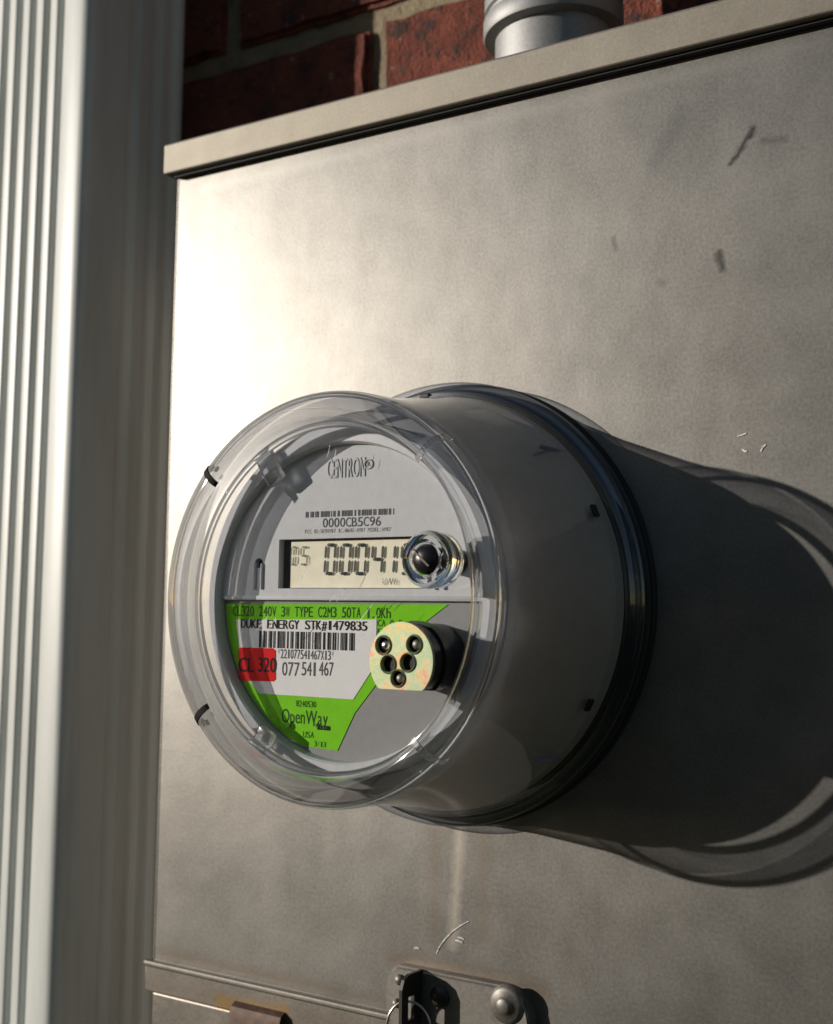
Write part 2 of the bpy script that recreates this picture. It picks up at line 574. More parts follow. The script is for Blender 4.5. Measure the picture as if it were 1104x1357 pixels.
for wx, wz in ((-5.8, 0.2), (-2.6, 0.2), (3.8, 0.2)):
    wn = simple('window', [(wx - 0.55, wx + 0.55, HY1 + 0.002, HY1 + 0.03, wz - 0.62, wz + 0.62)], M['pane'], hs)
    simple('frame', [(wx - 0.65, wx - 0.55, HY1 + 0.001, HY1 + 0.06, wz - 0.72, wz + 0.72), (wx + 0.55, wx + 0.65, HY1 + 0.001, HY1 + 0.06, wz - 0.72, wz + 0.72),
                     (wx - 0.55, wx + 0.55, HY1 + 0.001, HY1 + 0.06, wz + 0.62, wz + 0.72), (wx - 0.55, wx + 0.55, HY1 + 0.001, HY1 + 0.08, wz - 0.72, wz - 0.62)], M['trim'], wn)
dr = simple('door', [(0.4, 1.35, HY1 + 0.002, HY1 + 0.04, -1.38, 0.72)], M['door'], hs)
simple('door_frame', [(0.28, 0.4, HY1 + 0.001, HY1 + 0.06, -1.40, 0.84), (1.35, 1.47, HY1 + 0.001, HY1 + 0.06, -1.40, 0.84), (0.4, 1.35, HY1 + 0.001, HY1 + 0.06, 0.72, 0.84)], M['trim'], dr)
simple('handle', [(1.24, 1.29, HY1 + 0.041, HY1 + 0.09, -0.42, -0.30)], M['wire'], dr)

# ------------------------------------------------------------------ downspout
XC, YF, YB = -0.2545, 0.023, 0.100
prof = []


def rounded(cx, cy, r, a0, a1, n=6):
    return [(cx + r * math.cos(math.radians(a0 + (a1 - a0) * i / n)), cy + r * math.sin(math.radians(a0 + (a1 - a0) * i / n))) for i in range(n + 1)]


XL = XC - 0.101
R = 0.006
prof += rounded(XL + R, YF + R, R, 180, 270)
gx = XL + 0.016
pit = 0.0118
while gx < XC - 0.0150:
    # a groove: down, flat, up
    prof += [(gx - 0.0008, YF + 0.0004), (gx + 0.0002, YF + 0.0014), (gx + 0.0008, YF + 0.0040), (gx + 0.0034, YF + 0.0040), (gx + 0.0046, YF + 0.0012), (gx + 0.0060, YF + 0.0003)]
    gx += pit
prof += rounded(XC - R, YF + R, R, 270, 360)
for gy in (0.058, 0.075, 0.088):
    prof += [(XC, gy - 0.0045), (XC - 0.0026, gy - 0.0015), (XC - 0.0026, gy + 0.0015), (XC, gy + 0.0045)]
prof += rounded(XC - R, YB - R, R, 0, 90)
prof += rounded(XL + R, YB - R, R, 90, 180)
bm = bmesh.new()
zs = [-1.40, -0.6, -0.3, 0.0, 0.3, 0.6, 1.5]
cols = [[bm.verts.new((x, y, z)) for x, y in prof] for z in zs]
for a, bb in zip(cols, cols[1:]):
    for i in range(len(prof)):
        j = (i + 1) % len(prof)
        bm.faces.new((a[i], a[j], bb[j], bb[i]))
bmesh.ops.recalc_face_normals(bm, faces=bm.faces)
o = mesh_obj('downspout_pipe', bm, M['downspout'], None, 35)
ds = thing('downspout', 'off-white ribbed aluminium downspout running down the brick wall beside the meter box', 'downspout')
o.parent = ds
bm = bmesh.new()
for s in (-1, 1):
    box(bm, XC - 0.101 - 0.002, XC + 0.0015, YB + 0.0005, WALL_Y - 0.002, 0.62, 0.65, 0.0005, 1)
    break
mesh_obj('wall_strap', bm, M['downspout'], ds)

# ------------------------------------------------------------------ meter box
BX0, BX1 = -0.16, 0.16
ZT, ZS, ZB = 0.2032, -0.1659, -0.34
mb = thing('meter_box', 'galvanised steel meter box with stained front panel mounted on the brick wall', 'meter box')
bm = bmesh.new()
# side, top and bottom shell
TH = 0.0016
box(bm, BX0 + 0.0006, BX0 + TH, 0.0022, WALL_Y - 0.003, ZB, ZT + 0.009)
box(bm, BX1 - TH, BX1 - 0.0006, 0.0022, WALL_Y - 0.003, ZB, ZT + 0.009)
box(bm, BX0 + TH, BX1 - TH, 0.004, WALL_Y - 0.003, ZB, ZB + TH)
box(bm, BX0 + TH, BX1 - TH, WALL_Y - 0.006, WALL_Y - 0.003, ZB + TH, ZT + 0.009)
mesh_obj('box_shell', bm, M['shell'], mb)
# front panel with the round meter opening
bm = bmesh.new()
HR = 0.0835
n = 96
inner = [bm.verts.new((HR * math.cos(2 * math.pi * i / n), 0, HR * math.sin(2 * math.pi * i / n))) for i in range(n)]
outer = []
for i in range(n):
    a = 2 * math.pi * i / n
    ca, sa = math.cos(a), math.sin(a)
    tt = min((BX1 if ca > 0 else -BX0) / max(abs(ca), 1e-9), ((ZT + 0.003) if sa > 0 else -(ZS - 0.001)) / max(abs(sa), 1e-9))
    outer.append(bm.verts.new((ca * tt, 0, sa * tt)))
corners = {}
for i in range(n):
    j = (i + 1) % n
    bm.faces.new((inner[i], inner[j], outer[j], outer[i]))
    a, bb = outer[i].co, outer[j].co
    if abs(a.x - bb.x) > 1e-6 and abs(a.z - bb.z) > 1e-6:
        cx = BX1 if a.x + bb.x > 0 else BX0
        cz = (ZT + 0.003) if a.z + bb.z > 0 else (ZS - 0.001)
        cv = bm.verts.new((cx, 0, cz))
        bm.faces.new((outer[i], outer[j], cv))
bmesh.ops.recalc_face_normals(bm, faces=bm.faces)
geo = bmesh.ops.solidify(bm, geom=bm.faces[:], thickness=0.0016)
for v in bm.verts:
    pass
o = mesh_obj('front_panel', bm, M['panel'], mb)
ys = [v.co.y for v in o.data.vertices]
if min(ys) < -0.0001:
    for v in o.data.vertices:
        v.co.y += 0.0016
# panel's folded left and right edges
for xx in (BX0, BX1):
    bm = bmesh.new()
    s = 1 if xx < 0 else -1
    box(bm, min(xx - 0.0006 * s, xx + 0.0004 * s), max(xx - 0.0006 * s, xx + 0.0004 * s), -0.0002, 0.016, ZS, ZT + 0.003, 0.0003, 2)
    mesh_obj('folded_edge', bm, M['panel'], mb)
# raised collar round the opening
bm = lathe(bmesh.new(), [(0.0886, 0.0002), (0.0884, 0.0012), (0.0878, 0.0018), (0.0835, 0.0018), (0.0832, -0.002)], 128)
mesh_obj('socket_ring', bm, M['black_gap'], mb, 40)
# top cap with its front lip
bm = bmesh.new()
box(bm, BX0 - 0.0035, BX1 + 0.0035, -0.0075, WALL_Y - 0.001, ZT + 0.0012, ZT + 0.0162, 0.0012, 3)
o = mesh_obj('top_cap', bm, M['cap'], mb)
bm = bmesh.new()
box(bm, BX0 + 0.0008, BX1 - 0.0008, -0.0040, -0.0003, ZT + 0.0002, ZT + 0.0011)  # black strip standing in for the shade under the lip
mesh_obj('lip_shadow_strip', bm, M['black_gap'], mb)
# bottom strip of the upper panel with a rolled bead
bm = bmesh.new()
box(bm, BX0 - 0.0022, BX1 + 0.0022, -0.0040, 0.012, ZS - 0.0140, ZS - 0.0002, 0.0012, 2)
tube(bm, [(BX0 - 0.0020, -0.0031, ZS - 0.0012), (0, -0.0031, ZS - 0.0012), (BX1 + 0.0020, -0.0031, ZS - 0.0012)], 0.0016, 12)
mesh_obj('seam_strip', bm, M['lower'], mb, 20)
bm = bmesh.new()
box(bm, BX0 + 0.0012, BX1 - 0.0012, -0.0018, 0.004, ZB, ZS - 0.0142, 0.0008, 2)
mesh_obj('lower_cover', bm, M['lower'], mb)

# hasp: a strap with rounded ends, a standing tab and a rivet
SX0, SX1, SZ, SH = -0.0262, 0.0400, -0.1580, 0.0125
ha = bpy.data.objects.new('hasp', None)
C.objects.link(ha)
ha.parent = mb
pts = []
for i in range(17):
    a = math.radians(-90 + 180 * i / 16)
    pts.append((SX1 - SH + SH * math.cos(a), SZ + SH * math.sin(a)))
for i in range(17):
    a = math.radians(90 + 180 * i / 16)
    pts.append((SX0 + 0.006 + 0.006 * math.cos(a) - (0 if abs(math.sin(a)) < 1 else 0), SZ + SH * math.sin(a)))
bm = bmesh.new()
prism(bm, pts, 0.0, 0.0056)
ed = [e for e in bm.edges if all(abs(v.co.y + 0.0056) < 1e-6 for v in e.verts)]
bmesh.ops.bevel(bm, geom=ed, offset=0.0011, segments=3, affect='EDGES')
mesh_obj('strap', bm, M['strap'], ha, 40)
# rivet
rv = px(668, 1333, -0.0075)
bm = lathe(bmesh.new(), [(0.0, 0.0092), (0.0022, 0.0091), (0.0030, 0.0086), (0.0036, 0.0076), (0.0058, 0.0071), (0.0070, 0.0062), (0.0074, 0.0052)], 40, (rv.x, rv.z))
mesh_obj('rivet', bm, M['strap'], ha, 50)
for (u, v, rr) in ((528, 1299, 0.0022), (524, 1330, 0.0019), (581, 1322, 0.0042)):
    q = px(u, v, -0.0068)
    bm = lathe(bmesh.new(), [(0.0, 0.0076), (rr * 0.6, 0.0074), (rr, 0.0062), (rr, 0.0050)], 28, (q.x, q.z))
    mesh_obj('bolt_head', bm, M['strap'] if rr < 0.003 else M['steel_dark'], ha, 50)
# standing tab (perpendicular plate with a slot), edge towards the camera
tx = px(546, 1300, -0.0056).x + 0.004
bm = bmesh.new()
Y0, Y1, Z0, Z1 = 0.0050, 0.0195, SZ - 0.011, SZ + 0.0128
T2 = 0.0007
out_ = [(Y0, Z0), (Y1 - 0.004, Z0), (Y1, Z0 + 0.004), (Y1, Z1 - 0.005), (Y1 - 0.0015, Z1 - 0.0015), (Y1 - 0.005, Z1), (Y0, Z1)]
slot = [(Y0 + 0.006, Z0 + 0.0065), (Y1 - 0.0045, Z0 + 0.0065), (Y1 - 0.0045, Z1 - 0.0085), (Y0 + 0.006, Z1 - 0.0085)]
loops = []
for xx in (tx - T2, tx + T2):
    ov = [bm.verts.new((xx, -a, c)) for a, c in out_]
    iv = [bm.verts.new((xx, -a, c)) for a, c in slot]
    eds = [bm.edges.new((ov[i], ov[(i + 1) % len(ov)])) for i in range(len(ov))] + [bm.edges.new((iv[i], iv[(i + 1) % 4])) for i in range(4)]
    bmesh.ops.triangle_fill(bm, edges=eds, use_beauty=True)
    loops.append((ov, iv))
for k in (0, 1):
    a, bb = loops[0][k], loops[1][k]
    for i in range(len(a)):
        j = (i + 1) % len(a)
        bm.faces.new((a[i], a[j], bb[j], bb[i]))
bmesh.ops.recalc_face_normals(bm, faces=bm.faces)
mesh_obj('standing_tab', bm, M['steel_dark'], ha)

# bent dark tab coming out of its rusty slot
q0, q1 = px(308, 1328, -0.006), px(374, 1343, -0.006)
bm = bmesh.new()
zt = (q0.z + q1.z) / 2
cprof = [(0.0, zt + 0.0005), (0.0045, zt), (0.0070, zt - 0.0015), (0.0080, zt - 0.0045), (0.0080, zt - 0.03), (0.0062, zt - 0.03), (0.0062, zt - 0.0050), (0.0055, zt - 0.0028), (0.0040, zt - 0.0018), (0.0, zt - 0.0016)]
va = [bm.verts.new((q0.x, -a, c)) for a, c in cprof]
vb = [bm.verts.new((q1.x, -a, c)) for a, c in cprof]
for i in range(len(cprof)):
    j = (i + 1) % len(cprof)
    bm.faces.new((va[i], va[j], vb[j], vb[i]))
bm.faces.new(va)
bm.faces.new(vb)
bmesh.ops.recalc_face_normals(bm, faces=bm.faces)
M['rust_tab'] = plain('brown_rusty_tab', (0.085, 0.05, 0.035), 0.6, 0.3, var=0.35, scale=250)
mesh_obj('latch_tab', bm, M['rust_tab'], mb, 40)
# bright scratches by the hasp
def scratch(pts, width, depth, name='scratch', parent=mb, mat='scratch'):
    bm = bmesh.new()
    P = [px(u, v, -depth) for u, v in pts]
    L = []
    for i, p in enumerate(P):
        tg = (P[min(i + 1, len(P) - 1)] - P[max(i - 1, 0)])
        nn = Vector((-tg.z, 0, tg.x)).normalized()
        wd = width * (0.35 + 0.65 * math.sin(math.pi * (i + 0.3) / (len(P) - 0.4)))
        L.append((bm.verts.new(p + nn * wd / 2), bm.verts.new(p - nn * wd / 2)))
    for a, bb in zip(L, L[1:]):
        bm.faces.new((a[0], a[1], bb[1], bb[0]))
    return mesh_obj(name, bm, M[mat], parent)


scratch([(578, 1264), (582, 1255), (590, 1244), (600, 1234), (611, 1226), (621, 1221)], 0.0006, 0.0003)
scratch([(603, 1246), (608, 1247), (613, 1249)], 0.0009, 0.0003)
scratch([(606, 1242), (611, 1243), (615, 1245)], 0.0006, 0.0003)
scratch([(977, 578), (984, 576), (989, 574)], 0.0007, 0.0003)
scratch([(983, 595), (987, 598), (990, 598)], 0.0008, 0.0003)
scratch([(1008, 598), (1011, 592), (1015, 589)], 0.0008, 0.0003)
scratch([(548, 1257), (552, 1256), (556, 1257)], 0.0009, 0.0003)

# wire seal hanging in the tab
q = px(541, 1350, -0.014)
bm = bmesh.new()
ring = []
for i in range(40):
    a = 2 * math.pi * i / 40
    ring.append((tx + 0.0088 * math.cos(a) * 0.92, -0.0135 + 0.0030 * math.cos(a) , SZ - 0.0075 + 0.0098 * math.sin(a)))
tube(bm, ring, 0.00055, 8, True)
ws = mesh_obj('wire_seal', bm, M['wire'], None, 179)
tag(ws, 'thin bright wire loop hanging through the dark hasp tab', 'wire seal')

# ------------------------------------------------------------------ conduit on top of the box
co = thing('conduit', 'grey zinc conduit with a threaded collar rising from the top of the meter box', 'conduit')
cx, cyy = 0.0135, 0.058
bm = lathe(bmesh.new(), [(0.0262, ZT + 0.0164), (0.0262, 0.2560)], 64, (cx, cyy), 'Z')
mesh_obj('hub', bm, M['conduit'], co, 40)
pr = [(0.0262, 0.2545), (0.0310, 0.2555), (0.0316, 0.2570), (0.0316, 0.2632), (0.0306, 0.2644), (0.0300, 0.2648), (0.0300, 0.2662), (0.0312, 0.2670), (0.0312, 0.2735), (0.0300, 0.2752), (0.0268, 0.2756)]
bm = lathe(bmesh.new(), pr, 64, (cx, cyy), 'Z')
for v in bm.verts:       # threads run at a slight slant
    v.co.z += 0.06 * (v.co.x - cx)
mesh_obj('collar', bm, M['conduit'], co, 40)
bm = lathe(bmesh.new(), [(0.0268, 0.2700), (0.0268, 1.5)], 64, (cx, cyy), 'Z')
mesh_obj('pipe', bm, M['conduit'], co, 40)

# ------------------------------------------------------------------ electric meter
em = thing('electric_meter', 'round electric meter under a clear cover with green label and digital display', 'electric meter')
# base and inner body
bm = lathe(bmesh.new(), [(0.0, 0.004), (0.0815, 0.004), (0.0825, 0.006), (0.0825, 0.0112), (0.0815, 0.0124), (0.0, 0.0124)], 128)
mesh_obj('base', bm, M['black'], em, 40)
RB, RR, HB, HA, HL = 0.0700, 0.0632, 0.0640, 0.0758, 0.0712
bm = lathe(bmesh.new(), [(0.0812, 0.0128), (0.0808, 0.0190), (0.0790, 0.0205), (0.0782, 0.0215), (RB - 0.0012, HB), (RB - 0.0022, HB + 0.002), (RR + 0.0004, HB + 0.0022)], 128)
mesh_obj('body', bm, M['body'], em, 35)


def recess(a, r=0.0588):
    """outline of the recessed face: round below, a little flattened above"""
    x, z = r * math.cos(a), r * math.sin(a)
    return (x, z * (0.945 if z > 0 else 0.985))


bm = bmesh.new()
n = 160
rows = []
for i in range(n):
    a = 2 * math.pi * i / n
    rx, rz = recess(a)
    ca, sa = math.cos(a), math.sin(a)
    rows.append([bm.verts.new(c) for c in ((RR * ca, -HB, RR * sa), (RR * ca, -(HA - 0.0012), RR * sa), ((RR - 0.0012) * ca, -HA, (RR - 0.0012) * sa),
                 (rx * 1.012, -HA, rz * 1.012), (rx, -(HA - 0.0007), rz), (rx * 0.994, -HL + 0.001, rz * 0.994))])
for i in range(n):
    a, bb = rows[i], rows[(i + 1) % n]
    for j in range(5):
        bm.faces.new((a[j], a[j + 1], bb[j + 1], bb[j]))
bmesh.ops.recalc_face_normals(bm, faces=bm.faces)
mesh_obj('face_rim', bm, M['face_rim'], em, 40)
# lower face (deeper, dark grey)
bm = bmesh.new()
zl = px(450, 793, -0.0726).z
lowp = [p for p in (recess(2 * math.pi * i / n) for i in range(n)) if p[1] < zl]
xe = 0.0586
bm.faces.new([bm.verts.new((x, -HL, z)) for x, z in [(-xe, zl + 0.0006)] + lowp + [(xe, zl + 0.0006)]])
mesh_obj('lower_face', bm, M['face_low'], em)
# upper face plate, proud of the lower, with the display opening cut in
HU = 0.0726
zl = px(450, 793, -HU).z
L0, L1 = px(370, 715, -HU), px(558, 780, -HU)
lx0, lx1, lz1, lz0 = L0.x, 0.0345, L0.z, L1.z
bm = bmesh.new()
arc = [recess(math.pi * i / 80, 0.0586) for i in range(81)]
arc = [p for p in arc if p[1] > zl + 0.0005]
outl = [(arc[0][0], zl)] + arc + [(arc[-1][0], zl)]
ov = [bm.verts.new((x, -HU, z)) for x, z in outl]
hole = [bm.verts.new((x, -HU, z)) for x, z in ((lx0, lz0), (lx1, lz0), (lx1, lz1), (lx0, lz1))]
slots = []
eds = [bm.edges.new((ov[i], ov[(i + 1) % len(ov)])) for i in range(len(ov))]
loops = [hole]
# keyhole slots to either side of the display
KX = -px(343, 747, -HU).x
for sx in (-1, 1):
    kx = KX * sx
    kz = px(343, 747, -HU).z
    kp = []
    for i in range(13):
        a = math.radians(-50 + 280 * i / 12)
        kp.append((kx + 0.0021 * math.cos(a), kz + 0.0021 * math.sin(a)))
    loops.append([bm.verts.new((x, -HU, z)) for x, z in kp])
for lp in loops:
    eds += [bm.edges.new((lp[i], lp[(i + 1) % len(lp)])) for i in range(len(lp))]
bmesh.ops.triangle_fill(bm, edges=eds, use_beauty=True)
for lp, dep in [(ov, HL + 0.0001), (hole, HU - 0.0032)] + [(l, HU - 0.0025) for l in loops[1:]]:
    lo = [bm.verts.new((v.co.x, -dep, v.co.z)) for v in lp]
    for i in range(len(lp)):
        j = (i + 1) % len(lp)
        bm.faces.new((lp[i], lp[j], lo[j], lo[i]))
bmesh.ops.recalc_face_normals(bm, faces=bm.faces)
o = mesh_obj('upper_face', bm, M['face_up'], em)
# thin ribs below the keyholes
for sx in (-1, 1):
    for dx in (-0.0022, 0.0014):
        bm = bmesh.new()
        xx = KX * sx + dx
        box(bm, xx, xx + 0.0009, -HU - 0.0009, -HU + 0.0006, 0.0030, 0.0128, 0.0003, 1)
        mesh_obj('keyhole_rib', bm, M['face_up'], em)
# ledge under the upper face
bm = bmesh.new()
box(bm, -0.0580, 0.0580, -HU - 0.0006, -HU + 0.0012, zl - 0.0008, zl + 0.0009, 0.0004, 2)
mesh_obj('ledge', bm, M['face_up'], em, 40)

# display
HD = HU - 0.0028
dp = bpy.data.objects.new('display', None)
C.objects.link(dp)
dp.parent = em
bm = bmesh.new()
box(bm, lx0 + 0.0035, lx1 - 0.0005, -HD, -HD + 0.001, lz0 + 0.0003, lz1 - 0.0007)
mesh_obj('screen', bm, M['lcd'], dp)
bm = bmesh.new()
box(bm, lx0 + 0.0001, lx0 + 0.0034, -HD + 0.0002, -HD + 0.0012, lz0 + 0.0001, lz1 - 0.0001)
box(bm, lx0 + 0.0036, lx1 - 0.0001, -HD - 0.0004, -HD + 0.0012, lz1 - 0.0006, lz1 - 0.0001)
mesh_obj('screen_frame', bm, M['lcd_frame'], dp)
SEG = {'0': 'abcdef', '1': 'bc', '2': 'abged', '3': 'abgcd', '4': 'fgbc', '5': 'afgcd', '6': 'afgcde', '7': 'abc', '8': 'abcdefg', '9': 'abcdfg'}


def digit(bm, ch, x, z, w_, h_, t_, y, lean=0.06):
    g_ = t_ * 0.18
    def quad(pts):
        bm.faces.new([bm.verts.new((x + a + lean * c, -y, z + c)) for a, c in pts])
    hz = lambda c: [(g_, c), (g_ + t_ * .5, c + t_ / 2), (w_ - g_ - t_ * .5, c + t_ / 2), (w_ - g_, c), (w_ - g_ - t_ * .5, c - t_ / 2), (g_ + t_ * .5, c - t_ / 2)]
    def vt(a, c0, c1):
        return [(a, c0 + g_), (a + t_ / 2, c0 + g_ + t_ * .5), (a + t_ / 2, c1 - g_ - t_ * .5), (a, c1 - g_), (a - t_ / 2, c1 - g_ - t_ * .5), (a - t_ / 2, c0 + g_ + t_ * .5)]
    for s in SEG[ch]:
        quad({'a': hz(h_), 'g': hz(h_ / 2), 'd': hz(0), 'f': vt(0, h_ / 2, h_), 'b': vt(w_, h_ / 2, h_), 'e': vt(0, 0, h_ / 2), 'c': vt(w_, 0, h_ / 2)}[s])


def digits(chars, spans, v0, v1, th, mat, name, y):
    bm = bmesh.new()
    for ch, (u0, u1) in zip(chars, spans):
        a, c = px(u0, v0, -y), px(u1, v1, -y)
        digit(bm, ch, a.x, a.z, c.x - a.x, c.z - a.z, th, y)
    mesh_obj(name, bm, M[mat], dp)


HG = HD + 0.0006
digits('000415', [(430, 443), (450, 463), (470, 484), (492, 506), (510, 522), (531, 546)], 760, 722, 0.0012, 'lcd_ink', 'digit_segments', HG)
digits('05', [(385, 392), (398, 407)], 748, 725, 0.0008, 'lcd_faint', 'small_digit_segments', HG)

# ---- lettering (flat print)
_gl = {}


def glyph(ch):
    if ch not in _gl:
        cu = bpy.data.curves.new('g', 'FONT')
        cu.body = ch
        cu.resolution_u = 3
        ob = bpy.data.objects.new('g', cu)
        C.objects.link(ob)
        dg = bpy.context.evaluated_depsgraph_get()
        me = ob.evaluated_get(dg).to_mesh()
        vv = [(v.co.x, v.co.y) for v in me.vertices]
        ff = [tuple(p.vertices) for p in me.polygons]
        ob.evaluated_get(dg).to_mesh_clear()
        bpy.data.objects.remove(ob)
        bpy.data.curves.remove(cu)
        _gl[ch] = (vv, ff)
    return _gl[ch]


CAPH = 0.0


def lettering(s, u0, vb, u1, vt, depth, mat, name='lettering', mono=True, parent=em, bold=0.0, thick=0.0, fill=0.86):
    """string fitted between pixel columns u0..u1, from baseline vb to cap height vt"""
    global CAPH
    if not CAPH:
        CAPH = max(y for x, y in glyph('H')[0])
    a, c, tp = px(u0, vb, -depth), px(u1, vb, -depth), px(u0, vt, -depth)
    x0, x1, z0, h = a.x, c.x, a.z, tp.z - a.z
    bm = bmesh.new()
    ext = []
    for ch in s:
        vv, ff = glyph(ch)
        xs = [x for x, y in vv]
        ext.append((min(xs), max(xs)) if xs else (0, 0.30))
    sy = h / CAPH
    lay = []
    if mono:
        pit = (x1 - x0) / len(s)
        for i, (ch, (e0, e1)) in enumerate(zip(s, ext)):
            wd = e1 - e0
            narrow = ch in '1Il.:*,-/\'i'
            tw = pit * fill * (0.42 if narrow else 1.0)
            sx = tw / max(wd, 1e-4)
            lay.append((ch, x0 + pit * (i + 0.5) - tw / 2 - e0 * sx, sx))
    else:
        gap = 0.09
        tot = sum(e1 - e0 for e0, e1 in ext) + gap * (len(s) - 1)
        sx = (x1 - x0) / tot
        cur = x0
        for ch, (e0, e1) in zip(s, ext):
            lay.append((ch, cur - e0 * sx, sx))
            cur += (e1 - e0 + gap) * sx
    offs = [(0, 0)] if not bold else [(-bold, 0, ), (bold, 0), (0, 0)]
    for k, of in enumerate(offs):
        for ch, ox, sx in lay:
            vv, ff = glyph(ch)
            nv = [bm.verts.new((ox + x * sx + of[0], -depth - k * 2e-6, z0 + y * sy)) for x, y in vv]
            for f in ff:
                try:
                    bm.faces.new([nv[i] for i in f])
                except ValueError:
                    pass
    if thick:
        r = bmesh.ops.extrude_face_region(bm, geom=bm.faces[:])
        for v in [g_ for g_ in r['geom'] if isinstance(g_, bmesh.types.BMVert)]:
            v.co.y -= thick
        bmesh.ops.recalc_face_normals(bm, faces=bm.faces)
    return mesh_obj(name, bm, M[mat], parent)


def barcode(u0, v0, u1, v1, depth, mat, seed, nbar, parent=em):
    rnd = random.Random(seed)
    a, c = px(u0, v1, -depth), px(u1, v0, -depth)
    ws_ = [rnd.choice((1, 1, 2, 3)) for _ in range(nbar * 2)]
    un = (c.x - a.x) / sum(ws_)
    bm = bmesh.new()
    x = a.x
    for i, k in enumerate(ws_):
        if i % 2 == 0:
            bm.faces.new([bm.verts.new(p) for p in ((x, -depth, a.z), (x + k * un, -depth, a.z), (x + k * un, -depth, c.z), (x, -depth, c.z))])
        x += k * un
    mesh_obj('barcode', bm, M[mat], parent)


e = 0.00012
lettering('CENTRON', 434, 634, 484, 609, HU + 0.00002, 'emboss', 'embossed_lettering', mono=False, thick=0.0003)
q = px(489, 615, -HU)
bm = bmesh.new()
tube(bm, [(q.x + 0.0018 * math.cos(2 * math.pi * i / 24), -HU - 0.0002, q.z + 0.0016 * math.sin(2 * math.pi * i / 24)) for i in range(24)], 0.00028, 6, True)
mesh_obj('trademark_ring', bm, M['emboss'], em)
lettering('R', 487, 618, 491, 612, HU + e, 'grey_ink', 'trademark_letter', mono=False)
barcode(405, 673.5, 523, 686, HU + e, 'grey_ink', 3, 34)
lettering('0000CB5C96', 427, 699, 505, 687, HU + e, 'grey_ink')
lettering('FCC ID:SK9AMI7 IC:864D-AMI7 MODEL:AMI7', 404, 707, 518, 702, HU + e, 'pale_ink')
lettering('kWh', 507, 775, 526, 766, HG, 'lcd_faint', 'unit_lettering', mono=False, parent=dp)

# ---- labels on the lower face
lab = HL + 0.00025


def label_shape(name, pix, depth, mat):
    bm = bmesh.new()
    P = [px(u, v, -depth) for u, v in pix]
    f = bm.faces.new([bm.verts.new(p) for p in P])
    r = bmesh.ops.extrude_face_region(bm, geom=[f])
    for v in [g_ for g_ in r['geom'] if isinstance(g_, bmesh.types.BMVert)]:
        v.co.y += 0.00015
    bmesh.ops.recalc_face_normals(bm, faces=bm.faces)
    return mesh_obj(name, bm, M[mat], em)


left_arc = []
for i in range(15):
    a = math.radians(182.5 + (251 - 182.5) * i / 14)
    left_arc.append((0.0576 * math.cos(a), 0.0576 * math.sin(a) * 0.985))
bm = bmesh.new()
tr_, d1, d2, tp1 = px(594, 801, -lab), px(548, 836, -lab), px(500, 905, -lab), px(447, 995, -lab)
d15 = px(522, 866, -lab)
d3 = px(470, 945, -lab)
poly = left_arc + [(tp1.x, tp1.z), (d3.x, d3.z), (d2.x, d2.z), (d15.x, d15.z), (d1.x, d1.z), (tr_.x, tr_.z)]
prism(bm, poly, lab - 0.0002, lab)
green = mesh_obj('green_label', bm, M['green'], em)
wl = lab + 0.0002
white = label_shape('white_label', [(313, 821), (499, 821), (498, 880), (468, 927), (344, 919), (330, 902), (318, 872)], wl, 'white')
rl = wl + 0.0002
red = label_shape('red_label', [(316, 860), (319, 858), (361, 859), (365, 862), (365, 900), (362, 903), (320, 902), (316, 899)], rl, 'red')


def rep(o, par):
    o.parent = par
    return o


lettering('CL320 240V 3W TYPE C2M3 50TA 1.0Kh', 308, 816, 518, 803, lab + e, 'green_ink', parent=green)
lettering('CA 0.5', 500, 830, 533, 821, lab + e, 'green_ink', parent=green)
lettering('FM 2S', 500, 841, 530, 833, lab + e, 'green_ink', parent=green)
lettering('8240530', 392, 936, 419, 928, lab + e, 'green_ink', parent=green)
lettering('OpenWay', 373, 957, 434, 939, lab + e, 'green_ink', mono=False, parent=green)
lettering('by', 415, 962, 421, 957, lab + e, 'ink', mono=False, parent=green)
lettering('Itron', 421, 967, 437, 958, lab + e, 'ink', mono=False, parent=green, bold=0.0002)
lettering('USA', 401, 977, 416, 969, lab + e, 'green_ink', parent=green)
lettering('3/13', 416, 989, 432, 982, lab + e, 'green_ink', parent=green)
lettering('DUKE ENERGY STK#1479835', 319, 832, 487, 820.5, wl + e, 'ink', parent=white, bold=0.00012)
barcode(343, 839, 473, 858, wl + e, 'ink', 11, 40, parent=white)
lettering('*221077541467X13*', 367, 872, 443, 860, wl + e, 'grey_ink', parent=white)
lettering('077', 373, 895, 397, 877, wl + e, 'grey_ink', parent=white)
lettering('541', 399, 895, 420, 877, wl + e, 'grey_ink', parent=white)
lettering('467', 422, 895, 442, 877, wl + e, 'grey_ink', parent=white)
lettering('CL', 316, 890, 336, 871, rl + e, 'ink', parent=red, mono=False, bold=0.00012)
lettering('320', 342, 890, 365, 871, rl + e, 'ink', parent=red, mono=False, bold=0.00012)

# ---- clear cover
cv = bpy.data.objects.new('cover', None)
C.objects.link(cv)
cv.parent = em
HF = 0.0820
bm = lathe(bmesh.new(), [(0.0, HF), (0.02, HF), (0.045, HF), (0.0606, HF)], 128)
mesh_obj('front_window', bm, M['sheet'], cv, 40)
bm = lathe(bmesh.new(), [(0.0722, 0.0765), (0.0738, 0.060), (0.0776, 0.036), (0.0822, 0.0165), (0.0834, 0.0130), (0.0838, 0.0122)], 160)
mesh_obj('cylinder_wall', bm, M['sheet'], cv, 40)


def arc_pts(cx, cy, rx, ry, a0, a1, n):
    return [(cx + rx * math.cos(math.radians(a0 + (a1 - a0) * i / n)), cy + ry * math.sin(math.radians(a0 + (a1 - a0) * i / n))) for i in range(n + 1)]


